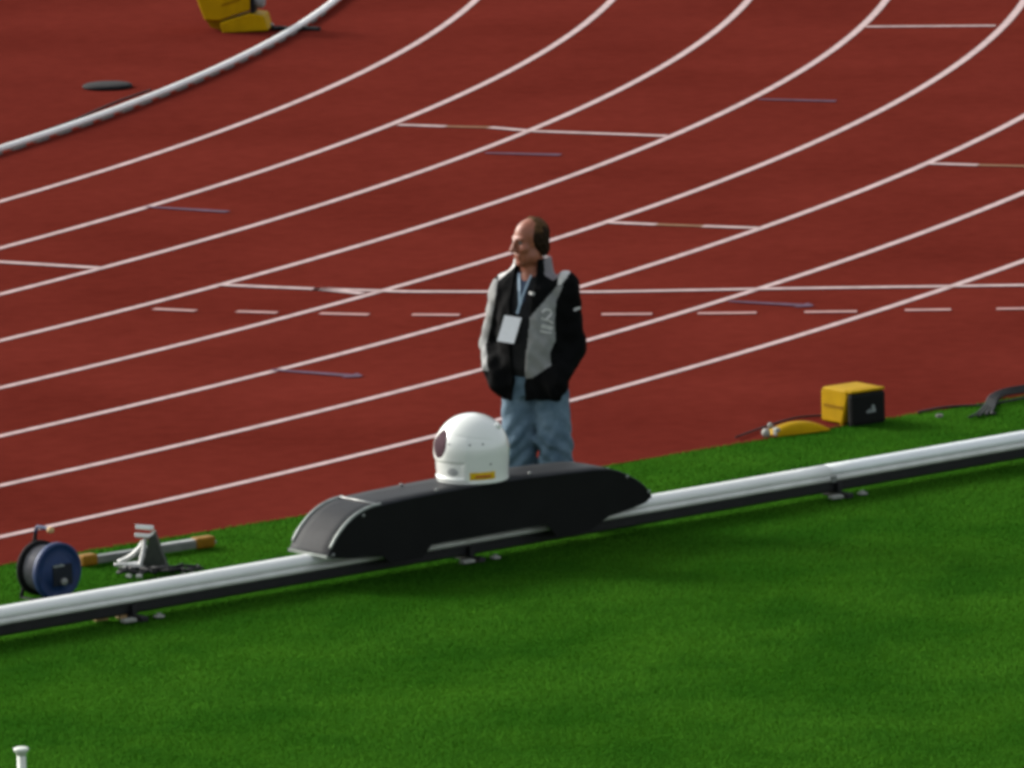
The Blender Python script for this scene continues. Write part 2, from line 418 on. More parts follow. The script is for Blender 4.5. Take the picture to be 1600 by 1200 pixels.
def cover(name, sub, w, dz, mt):
    mb = MB(); v = []; f = []; offs = [-w, -w * .97, -w * .5, 0, w * .5, w * .97, w]; lift = [-.008, .0, .003, .004, .003, .0, -.008]
    for a, b in sub:
        for o_, l in zip(offs, lift): v.append(dfn(a, b + dz + l, o_))
    k = len(offs); n = len(sub)
    for a, b in sub:
        for o_ in offs: v.append(dfn(a, b + dz - .012, o_))
    for i in range(n - 1):
        for j in range(k - 1):
            f.append((i * k + j, i * k + j + 1, (i + 1) * k + j + 1, (i + 1) * k + j))
            q = n * k; f.append((q + i * k + j, q + (i + 1) * k + j, q + (i + 1) * k + j + 1, q + i * k + j + 1))
        for j in (0, k - 1): f.append((i * k + j, (i + 1) * k + j, n * k + (i + 1) * k + j, n * k + i * k + j))
    for i in (0, n - 1):
        for j in range(k - 1): f.append((i * k + j, i * k + j + 1, n * k + i * k + j + 1, n * k + i * k + j))
    mb.add(v, f, 0, True); return mb.build(name, mt, dolly)
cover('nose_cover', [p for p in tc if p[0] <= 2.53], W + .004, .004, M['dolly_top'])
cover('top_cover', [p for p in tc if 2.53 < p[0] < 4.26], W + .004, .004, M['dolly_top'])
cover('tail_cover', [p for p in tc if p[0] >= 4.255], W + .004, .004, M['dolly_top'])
for side in (1, -1):
    mb = MB(); tube(mb, [dfn(a, b + .006, side * (W - .004)) for a, b in tc if 2.18 < a < 2.56], .009, 8, sub=1); mb.build('edge_trim', M['trim'], dolly)
mb = MB(); tube(mb, [dfn(2.535, .458, o_) for o_ in (-W + .01, 0, W - .01)], .004, 6, sub=1); mb.build('seam_strip', M['steel'], dolly)
mb = MB(); prism(mb, [(2.15, .19), (2.19, .19), (2.19, .206), (2.15, .206)], -W, W, dfn); mb.build('nose_lip', M['trim'], dolly)
bolt0 = None
for a, b, o_ in ((2.43, .405, W), (2.2, .205, W), (4.42, .372, W), (4.585, .26, W), (4.28, .43, W - .01), (3.0, .475, W - .03), (2.96, .475, -W + .05), (3.72, .476, W - .05)):
    if bolt0 is None:
        mb = MB(); lathe(mb, [(.004, -.006), (.011, -.004), (.012, .003), (.006, .008)], (0, 0, 0), NN, 12); bolt0 = mb.build('bolt', M['grey_bar'], dolly); bb = bolt0
    else:
        bb = bolt0.copy(); COL.objects.link(bb); bb.parent = dolly
    bb.location = dfn(a, b, o_)
for s in (2.74, 3.99):
    mb = MB(); prism(mb, [(s - .16, .205), (s + .16, .205), (s + .16, .34), (s - .16, .34)], -.12, .12, dfn)
    mb.build('wheel_bogie', M['black'], dolly)

# ------------------------------------------------------------------ helmet shaped camera housing
HZ = .469
hc = rl(3.392, HZ, 0)
hel = tag(empty('camera_housing', hc), 'white glossy helmet shaped camera housing standing on top of the black dolly', 'camera housing')
PH0 = math.atan2(-.40, -.92)     # front direction
HP = [(.165, .0), (.204, .002), (.212, .010), (.2105, .030), (.211, .06), (.214, .10), (.217, .145), (.219, .185), (.214, .225), (.200, .265), (.179, .302), (.150, .335), (.117, .360), (.081, .377), (.044, .387), (.016, .3905), (.0005, .391)]
hp_path = smooth_path([(h, r, 0) for r, h in HP], 6)
hr = np.array([p.y for p in hp_path]); hz = np.array([p.x for p in hp_path])
def sstep(x, a, b):
    t = np.clip((x - a) / (b - a), 0, 1); return t * t * (3 - 2 * t)
def hel_r(z_idx_r, z, ph):
    d = np.abs((ph - PH0 + math.pi) % (2 * math.pi) - math.pi)
    r = z_idx_r
    front = 1 - sstep(d, R(58), R(63))
    body = sstep(z, .012, .03) * (1 - sstep(z, .24, .30))
    r = r + .007 * front * body                                  # face piece stands proud
    crease = np.exp(-((z - .125) / .006) ** 2) * (1 - sstep(d, R(52), R(57)))
    chin = (1 - sstep(z, .112, .128)) * sstep(z, .03, .045) * (1 - sstep(d, R(48), R(54)))
    r = r - .008 * crease - .007 * chin
    r = r - .010 * np.exp(-(d / R(17)) ** 4) * np.exp(-((z - .225) / .075) ** 4)   # flat round the window
    visor = np.exp(-((z - (.262 + .030 * np.cos(d))) / .005) ** 2) * sstep(d, R(30), R(50)) * (1 - sstep(d, R(95), R(110)))
    r = r - .004 * visor
    return np.maximum(r, .0004)
mb = MB(); n = 220; v = []; f = []; Kz = len(hz)
for i in range(Kz):
    for k in range(n):
        ph = 2 * math.pi * k / n; rr = float(hel_r(hr[i], hz[i], ph)); v.append((rr * math.cos(ph), rr * math.sin(ph), hz[i]))
for i in range(Kz - 1):
    for k in range(n): f.append((i * n + k, i * n + (k + 1) % n, (i + 1) * n + (k + 1) % n, (i + 1) * n + k))
f.append(tuple(range(n)))
mb.add(v, f, 0, True); mb.build('shell', M['helmet'], hel)
def hpt(ph, z, out=0.0):
    rr = float(hel_r(np.interp(z, hz, hr), z, ph)) + out; return (rr * math.cos(ph), rr * math.sin(ph), z)
def hpatch(name, ph, z, w, h, mt, out=.002, oval=False, n=14, zt=0.0):
    mb = MB(); v = []; f = []
    if oval:
        for j in range(7):
            q = j / 6
            for k in range(32):
                t = 2 * math.pi * k / 32; v.append(hpt(ph + q * w / 2 * math.cos(t) / .21, z + q * h / 2 * math.sin(t), out * (1 - q ** 6)))
        for j in range(6):
            for k in range(32): f.append((j * 32 + k, j * 32 + (k + 1) % 32, (j + 1) * 32 + (k + 1) % 32, (j + 1) * 32 + k))
    else:
        for j in range(5):
            for k in range(n + 1): v.append(hpt(ph + (k / n - .5) * w / .205, z + (j / 4 - .5) * h + zt * (k / n - .5), out if 0 < j < 4 and 0 < k < n else 0.0))
        for j in range(4):
            for k in range(n): f.append((j * (n + 1) + k, j * (n + 1) + k + 1, (j + 1) * (n + 1) + k + 1, (j + 1) * (n + 1) + k))
    mb.add(v, f, 0, True); return mb.build(name, mt, hel)
hpatch('window', PH0 + R(2), .230, .165, .165, M['lens'], .004, True)
# the phi of things seen from the camera: straight at the camera is -90 deg
st = hpatch('sticker', R(-90) + .30, .052, .155, .046, M['sticker'], .003)
hpatch('sticker_print', R(-90) + .31, .050, .105, .024, M['sticker_or'], .0045).parent = st
hpatch('vent_mesh', PH0 + R(33), .075, .075, .05, M['helmet_grey'], .002, True)
hpatch('vent_mesh', PH0 - R(33), .075, .075, .05, M['helmet_grey'], .002, True)
for ph, z in ((R(-93), .238), (R(-72), .24), (R(-60), .12), (R(-128), .24)):
    mb = MB(); p = Vector(hpt(ph, z)); lathe(mb, [(.002, -.003), (.0065, -.002), (.0065, .002), (.003, .0035)], p, (math.cos(ph), math.sin(ph), .1), 12); mb.build('screw', M['grey_bar'], hel)
mb = MB(); p = Vector(hpt(R(-22), .322)); lathe(mb, [(.024, -.02), (.022, .004), (.014, .018), (.004, .022)], p, (math.cos(R(-22)) * .7, math.sin(R(-22)) * .7, .7), 16); mb.build('cap_knob', M['helmet'], hel)
mb = MB(); lathe(mb, [(.17, -.012), (.198, -.010), (.200, -.001), (.17, .001)], (0, 0, 0), (0, 0, 1), 64); mb.build('base_ring', M['rubber'], hel)

# ------------------------------------------------------------------ cable reel
fc = Vector(G(94, 938)); RZ = .168
reel = tag(empty('cable_reel', (fc.x, fc.y, 0)), 'navy blue cable reel with carrying handle standing behind the white rail', 'cable reel')
ax = Vector((.66, -.75, 0)).normalized(); c0 = Vector((0, 0, RZ)) - ax * .19
mb = MB(); lathe(mb, [(.158, .150), (.166, .154), (.166, .188), (.158, .194), (.148, .192), (.140, .182), (.095, .182), (.088, .190), (.01, .190)], c0, ax, 64); mb.build('front_flange', M['blue'], reel)
mb = MB(); lathe(mb, [(.01, -.012), (.152, -.010), (.160, -.004), (.160, .012), (.150, .018), (.01, .018)], c0, ax, 64); mb.build('rear_flange', M['rubber'], reel)
mb = MB(); prof = [(.06, .018)]
for k in range(9):
    h = .024 + k * .0145; prof += [(.128, h), (.136, h + .007), (.128, h + .014)]
prof += [(.06, .152)]; lathe(mb, prof, c0, ax, 48); mb.build('cable_winding', M['winding'], reel)
sidev = Vector((ax.y, -ax.x, 0)) * -1
Rm = Matrix((sidev, ax, Vector((0, 0, 1)))).transposed()
fo = c0 + ax * .190
mb = MB(); box(mb, fo + Vector((0, 0, -.022)) + sidev * .02 + ax * .003, (.14, .012, .12), 0, Rm, .004); pl = mb.build('socket_plate', M['navy_dk'], reel)
mb = MB(); lathe(mb, [(.022, .0), (.022, .016), (.012, .02)], fo + Vector((0, 0, -.06)) + sidev * .02 + ax * .008, ax, 20); mb.build('socket_cap', M['grey_bar'], pl)
mb = MB()
for k in range(5): box(mb, fo + Vector((0, 0, .035 + .002 * math.sin(k * 9))) + sidev * (-.045 + .017 * k) + ax * .011, (.012, .003, .010 + .006 * (k % 2)), 0, Rm)
mb.build('label_print', M['pad_green'] if False else M['logo'], reel)
hz0 = Vector((0, 0, RZ))
mb = MB()
for t in (-.03, ):
    pass
p_l = c0 + ax * .0 - sidev * .0
tube(mb, [c0 - ax * .03 - sidev * .11 + Vector((0, 0, -.165)), c0 - ax * .03 - sidev * .03 + Vector((0, 0, .10)), c0 - ax * .025 + Vector((0, 0, .17)), c0 - ax * .015 + Vector((0, 0, .215))], .011, 8)
tube(mb, [c0 - ax * .03 + sidev * .11 + Vector((0, 0, -.165)), c0 - ax * .03 + sidev * .03 + Vector((0, 0, .10)), c0 - ax * .025 + Vector((0, 0, .17))], .011, 8)
tube(mb, [c0 - ax * .03 - sidev * .11 + Vector((0, 0, -.165)), c0 + ax * .20 - sidev * .11 + Vector((0, 0, -.165))], .010, 8, sub=2)
tube(mb, [c0 - ax * .03 + sidev * .11 + Vector((0, 0, -.165)), c0 + ax * .20 + sidev * .11 + Vector((0, 0, -.165))], .010, 8, sub=2)
mb.build('stand', M['rubber'], reel)
mb = MB(); tube(mb, [c0 - ax * .015 + Vector((0, 0, .205)), c0 + ax * .0 + Vector((0, 0, .235)), c0 + ax * .05 + Vector((0, 0, .24)), c0 + ax * .115 + Vector((0, 0, .236))], .011, 10); hd = mb.build('handle', M['blue'], reel)
mb = MB(); lathe(mb, [(.006, 0), (.018, .004), (.018, .03), (.006, .036)], c0 + ax * .105 + Vector((0, 0, .234)), ax, 14); mb.build('handle_end', M['tan'], hd)

# ------------------------------------------------------------------ starting block with amber ends
b0 = Vector(G(132, 886)); b1 = Vector(G(322, 857)); bc = (b0 + b1) / 2
sb = tag(empty('starting_block', bc), 'silver starting block bracket on a grey bar with amber end caps', 'starting block')
bd = (b1 - b0).normalized(); bn = Vector((bd.y, -bd.x, 0)); L = (b1 - b0).length
Bm = Matrix((bd, bn, Vector((0, 0, 1)))).transposed()
mb = MB(); box(mb, (0, 0, .036), (L - .08, .05, .046), 0, Bm, .006); mb.build('bar', M['grey_bar'], sb)
mb = MB(); box(mb, bd * (L * .2) + Vector((0, 0, .063)), (L * .42, .04, .008), 0, Bm, .002); mb.build('top_strip', M['steel'], sb)
for sgn, ln in ((-1, .11), (1, .13)):
    mb = MB(); box(mb, bd * (sgn * (L / 2 - .02)) + Vector((0, 0, .042)), (ln, .075, .066), 0, Bm, .014); e = mb.build('end_cap', M['orange_cap'], sb)
mb = MB(); lathe(mb, [(.004, 0), (.014, .004), (.012, .02), (.004, .026)], bd * (L / 2 + .05) + Vector((0, 0, .03)), bd, 12); mb.build('end_bolt', M['pad'], sb)
# bracket
q = Vector(G(228, 893)) - bc
vr = Vector((1, 0, 0)); vf = Vector((0, -1, 0))
def bp(x, y, z): return q + vr * x - vf * -y * 1.0 + Vector((0, 0, z)) if False else q + Vector((x, y, z))
mb = MB()
box(mb, bp(-.05, .02, .035), (.20, .16, .016), 0, Matrix.Rotation(.5, 3, 'Z'), .003); mb.build('base_plate', M['steel'], sb)
mb = MB()
tube(mb, [bp(-.035, -.06, .03), bp(-.012, -.03, .12), bp(.004, .0, .20)], .013, 8)
tube(mb, [bp(-.16, .05, .05), bp(-.09, .03, .085), bp(-.04, .01, .13), bp(-.01, .03, .17)], .014, 8)
tube(mb, [bp(.055, .03, .03), bp(.045, .03, .12), bp(.03, .01, .20)], .012, 8)
tube(mb, [bp(-.18, -.01, .045), bp(-.11, -.03, .05), bp(-.04, -.055, .045)], .012, 8)
mb.build('strut', M['steel'], sb)
for z, w in ((.262, .105), (.212, .115)):
    mb = MB(); box(mb, bp(.0, .0, z), (w, .075, .022), 0, Matrix.Rotation(.1, 3, 'Y') @ Matrix.Rotation(-.25, 3, 'X'), .005); mb.build('rung', M['rail'], sb)
mb = MB(); prism(mb, [(.025, .21), (.06, .23), (.10, .10), (.13, .02), (-.03, .02), (.0, .10)], -.07, .07, lambda a, b, o_: bp(a, o_ + .03, b)); mb.build('pedal', M['pad_green'], sb)

# cable tangle at the block
tg = tag(empty('cable', Vector(G(235, 902))), 'tangled dark cable lying on the grass under the silver starting block', 'cable')
mb = MB()
for k in range(4):
    pts = []
    for j in range(9):
        a = j * 1.1 + k * 1.9
        pts.append((-.20 + .055 * j + .03 * math.cos(a) + .02 * k, .07 * math.sin(a * 1.3 + k), .032 + .022 * abs(math.sin(a + k))))
    tube(mb, pts, .009, 7)
for k in range(2):
    pts = [(.10 + .07 * math.cos(t * .8) * (1 + .2 * k), .02 + .06 * math.sin(t * .8), .03 + .008 * k + .004 * t) for t in range(9)]
    tube(mb, pts, .009, 7)
mb.build('strand', M['cable'], tg)
for x, y in ((.19, .02), (.24, .03), (-.12, -.07), (-.06, -.09)):
    mb = MB(); box(mb, (x, y, .025), (.035, .02, .02), 0, Matrix.Rotation(x * 7, 3, 'Z'), .004); mb.build('connector', M['steel'], tg)

# ------------------------------------------------------------------ yellow loudspeaker on the lawn edge
sp0 = Vector(G(1333, 660)); B = R(36)
spk = tag(empty('loudspeaker', sp0, B), 'yellow box loudspeaker with black grille at the edge of the lawn', 'loudspeaker')
fw, dp, hh = .280, .300, .232
mb = MB()
side = [(-dp / 2, .012), (-dp / 2, .205), (-dp / 2 + .02, hh), (dp / 2 - .045, hh), (dp / 2 - .03, .19), (dp / 2 - .085, .012)]
prism(mb, [(-a, b) for a, b in side], -fw / 2, fw / 2, lambda a, b, o_: Vector((o_, a, b)))
cs = mb.build('case', M['yellow'], spk)
mod = cs.modifiers.new('bevel', 'BEVEL'); mod.width = .014; mod.segments = 3
mb = MB(); box(mb, (-fw / 2 - .002, .02, .118), (.006, .19, .018), 0); mb.build('side_groove', M['yellow_dk'], spk)
mb = MB(); box(mb, (0, -dp / 2 + .010, hh / 2 - .008), (fw - .004, .05, hh - .022), 0, None, .024); gr = mb.build('grille', M['grille'], spk)
mb = MB(); box(mb, (0, -dp / 2 + .016, hh - .008), (fw - .006, .045, .018), 0, None, .008); mb.build('front_lip', M['yellow'], spk)
mb = MB()
yq = -dp / 2 - .019
def tri(pts, mi=0):
    mb = MB(); n = len(pts); mb.add([(x, yq, z) for x, z in pts] + [(x, yq + .008, z) for x, z in pts], [tuple(range(n)), tuple(range(2 * n - 1, n - 1, -1))] + [(i, (i + 1) % n, n + (i + 1) % n, n + i) for i in range(n)], mi, False); mb.build('emblem', M['logo'], gr)
tri([(.018, .094), (.050, .096), (.040, .128), (.026, .132)])
tri([(-.022, .083), (.052, .085), (.050, .094), (-.020, .092)])
tri([(-.026, .093), (.005, .095), (.014, .112), (.0, .102)])
for sx_ in (-1, 1):
    mb = MB(); box(mb, (sx_ * (fw / 2 - .02), dp / 2 - .19, .03), (.022, .03, .06), 0, None, .004); mb.build('foot', M['yellow'], spk)

# low yellow cover beside it
lc = Vector(G(1248, 676))
lid = tag(empty('cable_cover', lc, R(29)), 'low curved yellow cable cover lying left of the yellow loudspeaker', 'cable cover')
mb = MB(); v = []; f = []
nu, nv = 16, 10
for i in range(nu + 1):
    a = -.19 + .38 * i / nu
    hgt = .058 * (1 - (abs(a + .02) / .215) ** 2.2) + .012
    for j in range(nv + 1):
        t = math.pi * j / nv; v.append((a, .07 * math.cos(t), hgt * math.sin(t) ** .7 + .004))
for i in range(nu):
    for j in range(nv): f.append((i * (nv + 1) + j, i * (nv + 1) + j + 1, (i + 1) * (nv + 1) + j + 1, (i + 1) * (nv + 1) + j))
f.append(tuple(range(nv + 1))); f.append(tuple(nu * (nv + 1) + j for j in range(nv + 1)))
mb.add(v, f, 0, True); mb.build('shell', M['yellow'], lid)
mb = MB(); box(mb, (-.18, -.03, .03), (.03, .05, .05), 0, None, .008); mb.build('end_piece', M['pad'], lid)
mb = MB(); lathe(mb, [(.008, 0), (.017, .006), (.017, .03), (.006, .04)], (-.175, .055, .035), (0, 0, 1), 14); mb.build('clip', M['pad'], lid)
mb = MB(); lathe(mb, [(.012, .0), (.024, .01), (.028, .03), (.018, .05), (.005, .055)], (0, 0, 0), (0, 0, 1), 18, sx=1.2)
tag(mb.build('plastic_cap', M['pad'], None, G(1197, 683)), 'small white plastic cap on the lawn edge left of the yellow cable cover', 'cap')
# dark slab behind the cover and box
mb = MB(); tube(mb, [Vector(G(1150, 688)) + Vector((0, 0, .02)), Vector(G(1205, 668)) + Vector((0, 0, .018)), Vector(G(1250, 656)) + Vector((0, 0, .018)), Vector(G(1300, 654)) + Vector((0, 0, .02))], .007, 8)
tag(mb.build('cable', M['cable']), 'thin dark cable on the track edge behind the yellow cable cover', 'cable')

# cable bundle at the right
cb = tag(empty('cable_bundle', Vector(G(1545, 640))), 'thick dark cable bundle bending from the track onto the lawn edge at far right', 'cable bundle')
cb0 = Vector(cb.location)
def gz(px, py, z): return Vector(G(px, py, z)) - cb0
for k in range(4):
    dz = .012 * k
    mb = MB(); tube(mb, [gz(1680, 590 + 3 * k, .02 + dz), gz(1600, 603 + 3 * k, .02 + dz), gz(1568, 609 + 3 * k, .02 + dz), gz(1547 + 3 * k, 619 + 3 * k, .025), gz(1540 + 4 * k, 632 + 2 * k, .022), gz(1528 + 7 * k, 645, .02), gz(1514 + 14 * k, 652 - 2 * k, .02)], .0085, 8)
    mb.build('strand', M['cable'], cb)
mb = MB(); tube(mb, [G(1435, 644, .015), G(1470, 637, .015), G(1505, 634, .015), G(1545, 632, .018), G(1600, 622, .02), G(1680, 606, .02)], .008, 6)
tag(mb.build('cable', M['cable']), 'thin cable along the lawn edge running into the thick grey bundle', 'cable')
mb = MB(); box(mb, (0, 0, .018), (.045, .022, .022), 0, None, .007)
tag(mb.build('plug', M['kerb_foot'], None, G(1468, 654), .4), 'small pale plug lying in the grass right of the yellow loudspeaker', 'plug')

# ------------------------------------------------------------------ far items on the red infield
t0 = Vector(G(383, 49))
tb = tag(empty('marker_box', t0, R(-6)), 'tall yellow box with a wedge base beside the inner white kerb', 'yellow box')
k_ = 1 / 180.0
def tp(px, py): return ((px - 383) * k_, (49 - py) * k_)
mb = MB(); prism(mb, [tp(350, 49), tp(346, 33), tp(393, 19), tp(416, 22), tp(422, 46)], -.12, .20, lambda a, b, o_: Vector((a, o_, b)))
o = mb.build('base', M['yellow'], tb); o.modifiers.new('bevel', 'BEVEL').width = .01
mb = MB(); prism(mb, [tp(345, 31), tp(322, 30), tp(314, 8), tp(300, -45), tp(372, -62), tp(396, -40), tp(394, 15)], -.09, .22, lambda a, b, o_: Vector((a, o_, b + .004)))
o = mb.build('case', M['yellow'], tb); o.modifiers.new('bevel', 'BEVEL').width = .012
mb = MB(); prism(mb, [tp(349, 8), tp(350, 4), tp(378, -5), tp(379, -1)], -.094, -.08, lambda a, b, o_: Vector((a, o_, b))); mb.build('slot', M['yellow_dk'], tb)
mb = MB(); prism(mb, [tp(322, 30), tp(335, 26), tp(346, 33), tp(350, 47), tp(330, 42)], -.02, .18, lambda a, b, o_: Vector((a, o_, b))); mb.build('hinge_block', M['yellow_dk'], tb)
mb = MB(); lathe(mb, [(.05, -.02), (.055, .0), (.05, .05), (.02, .06)], Vector((tp(404, 3)[0], .0, tp(404, 3)[1])), (.8, -.6, 0), 20); mb.build('socket', M['grey_bar'], tb)
mb = MB(); box(mb, (tp(397, 5)[0], .03, tp(397, 5)[1]), (.03, .24, .16), 0, None, .006); mb.build('side_plate', M['rubber'], tb)
mb = MB(); tube(mb, [G(426, 44, .03), G(440, 44, .02), G(458, 46, .02), G(474, 45, .018), G(500, 46, .016)], .022, 8)
tag(mb.build('cable', M['cable']), 'thick black cable running from the tall yellow box to the white kerb', 'cable')
mb = MB(); lathe(mb, [(.006, 0), (.022, .004), (.022, .03), (.01, .036)], (0, 0, .02), (0, 0, 1), 12)
tag(mb.build('plastic_cap', M['pad'], None, G(424, 46)), 'small white plug cap where the black cable meets the tall yellow box', 'cap')
mc = Vector(G(168, 138))
mb = MB()
lathe(mb, [(.185, .0), (.205, .008), (.205, .024), (.185, .034), (.05, .036)], (0, 0, .004), (0, 0, 1), 40)
mat_o = tag(mb.build('rubber_mat', M['rubber'], None, mc), 'small flat black rubber mat alone on the red infield', 'mat')
mb = MB(); tube(mb, [G(60, 208, .01), G(112, 189, .01), G(150, 172, .01), G(192, 155, .01), G(235, 140, .01)], .006, 6)
tag(mb.build('cable', M['cable']), 'very thin dark cable on the red infield between the black mat and the kerb', 'cable')

# white post near the camera
pb = at_depth(33, 1168, 43.6)
pst = tag(empty('marker_post', (pb[0], pb[1], 0)), 'white post with a flared cap at the bottom left corner of the lawn', 'post')
mb = MB(); lathe(mb, [(.030, 0), (.024, .02), (.0215, pb[2] - .04)], (0, 0, 0), (0, 0, 1), 24); mb.build('shaft', M['post'], pst)
mb = MB(); lathe(mb, [(.022, 0), (.026, .014), (.038, .026), (.039, .036), (.030, .040)], (0, 0, pb[2] - .04), (0, 0, 1), 24); mb.build('cap', M['post'], pst)

# ------------------------------------------------------------------ person (signed distance body, meshed with surface nets)
def cone(P, a, b, r1, r2):
    a = np.array(a, np.float32); b = np.array(b, np.float32); ba = b - a; pa = P - a
    h = np.clip(pa @ ba / (ba @ ba), 0, 1); return np.linalg.norm(pa - h[:, None] * ba, axis=1) - (r1 + (r2 - r1) * h)
def ell(P, c, r):
    r = np.array(r, np.float32); q = P - np.array(c, np.float32); k0 = np.linalg.norm(q / r, axis=1); k1 = np.linalg.norm(q / (r * r), axis=1)
    return k0 * (k0 - 1) / np.maximum(k1, 1e-6)
def smin(a, b, k):
    h = np.clip(.5 + .5 * (b - a) / k, 0, 1); return b + (a - b) * h - k * h * (1 - h)
def smax(a, b, k): return -smin(-a, -b, k)
def chain(P, pts, rs, k=.02):
    d = None
    for i in range(len(pts) - 1):
        e = cone(P, pts[i], pts[i + 1], rs[i], rs[i + 1]); d = e if d is None else smin(d, e, k)
    return d
def barrel(P, zs, a, b, cy, cx=None):
    z = P[:, 2]; A = np.interp(z, zs, a); Bq = np.interp(z, zs, b); C = np.interp(z, zs, cy); X = np.interp(z, zs, cx) if cx else 0
    k = np.sqrt(((P[:, 0] - X) / A) ** 2 + ((P[:, 1] - C) / Bq) ** 2)
    d = (k - 1) * np.minimum(A, Bq); return np.maximum(d, np.maximum(z - zs[-1], zs[0] - z))

def surface_nets(fn, lo, hi, h):
    lo = np.array(lo, float); n = np.ceil((np.array(hi) - lo) / h).astype(int) + 1
    cf = 5; nc = (n + cf - 1) // cf + 1
    gc = np.stack(np.meshgrid(*[np.arange(k) for k in nc], indexing='ij'), -1).reshape(-1, 3)
    Dc = fn((lo + gc * (h * cf)).astype(np.float32)).reshape(nc)
    near = np.abs(Dc) < h * cf * 1.9 + .02
    up = lambda A: np.repeat(np.repeat(np.repeat(A, cf, 0), cf, 1), cf, 2)[:n[0], :n[1], :n[2]]
    nb = near.copy()
    for ax_ in range(3):
        s = np.roll(near, -1, ax_); nb |= s
    mask = up(nb); D = up(Dc).astype(np.float32).copy()
    idx = np.argwhere(mask); D[mask] = fn((lo + idx * h).astype(np.float32))
    S = D < 0
    cnt = np.zeros(np.array(S.shape) - 1, np.int8)
    for dx in (0, 1):
        for dy in (0, 1):
            for dz in (0, 1): cnt += S[dx:S.shape[0] - 1 + dx, dy:S.shape[1] - 1 + dy, dz:S.shape[2] - 1 + dz]
    act = (cnt > 0) & (cnt < 8); cells = np.argwhere(act); vid = -np.ones(act.shape, np.int64); vid[act] = np.arange(len(cells))
    acc = np.zeros((len(cells), 3)); num = np.zeros(len(cells))
    i, j, k = cells.T
    for ax_ in range(3):
        o1, o2 = [a for a in range(3) if a != ax_]
        for a in (0, 1):
            for b in (0, 1):
                off = [0, 0, 0]; off[o1] = a; off[o2] = b; off2 = off.copy(); off2[ax_] = 1
                d0 = D[i + off[0], j + off[1], k + off[2]]; d1 = D[i + off2[0], j + off2[1], k + off2[2]]
                x = (d0 < 0) != (d1 < 0); t = np.where(x, d0 / np.where(x, d0 - d1, 1), 0)
                p = np.zeros((len(cells), 3)); p[:, o1] = a; p[:, o2] = b; p[:, ax_] = t
                acc[x] += p[x]; num[x] += 1
    V = lo + (cells + acc / num[:, None]) * h
    F = []
    for ax_ in range(3):
        o1, o2 = (ax_ + 1) % 3, (ax_ + 2) % 3
        sl0 = [slice(None)] * 3; sl1 = [slice(None)] * 3; sl0[ax_] = slice(0, -1); sl1[ax_] = slice(1, None)
        x = S[tuple(sl0)] != S[tuple(sl1)]; e = np.argwhere(x)
        ok = (e[:, o1] > 0) & (e[:, o2] > 0) & (e[:, o1] < act.shape[o1]) & (e[:, o2] < act.shape[o2]); e = e[ok]
        s0 = S[tuple(e.T)]
        def cid(a, b):
            c = e.copy(); c[:, o1] += a; c[:, o2] += b; return vid[tuple(c.T)]
        q = np.stack([cid(-1, -1), cid(0, -1), cid(0, 0), cid(-1, 0)], 1)
        q[~s0] = q[~s0][:, ::-1]; F.append(q)
    F = np.concatenate(F); F = F[(F >= 0).all(1)]
    return V, F

def sdf_obj(name, fn, lo, hi, h, mats, parent, matfn=None, relax=1):
    V, F = surface_nets(fn, lo, hi, h)
    for _ in range(relax):                                     # light relaxation of the voxel steps
        s = np.zeros_like(V); c = np.zeros(len(V))
        for a in range(4):
            for b in ((a + 1) % 4, (a + 3) % 4):
                np.add.at(s, F[:, a], V[F[:, b]]); np.add.at(c, F[:, a], 1)
        V = V * .5 + .5 * s / np.maximum(c, 1)[:, None]
    me = bpy.data.meshes.new(name); me.from_pydata(V.tolist(), [], F.tolist())
    for x in (mats if isinstance(mats, list) else [mats]): me.materials.append(x)
    me.polygons.foreach_set('use_smooth', [True] * len(F))
    if matfn is not None: me.polygons.foreach_set('material_index', matfn(V, F).astype(np.int32))
    me.update(); ob = bpy.data.objects.new(name, me); COL.objects.link(ob); ob.parent = parent
    return ob

YAW = R(-22); PP = Vector((.132, 52.12, 0.0))
man = tag(empty('person', PP, YAW), 'balding person in black and grey jacket and jeans, hands in pockets, standing behind the dolly', 'person')
cy_, sy_ = math.cos(YAW), math.sin(YAW)
def to_world(V): return np.stack([PP.x + cy_ * V[:, 0] - sy_ * V[:, 1], PP.y + sy_ * V[:, 0] + cy_ * V[:, 1], V[:, 2]], 1)
def from_world(p): d = np.asarray(p, float) - np.array(PP); return np.array([cy_ * d[0] + sy_ * d[1], -sy_ * d[0] + cy_ * d[1], d[2]])

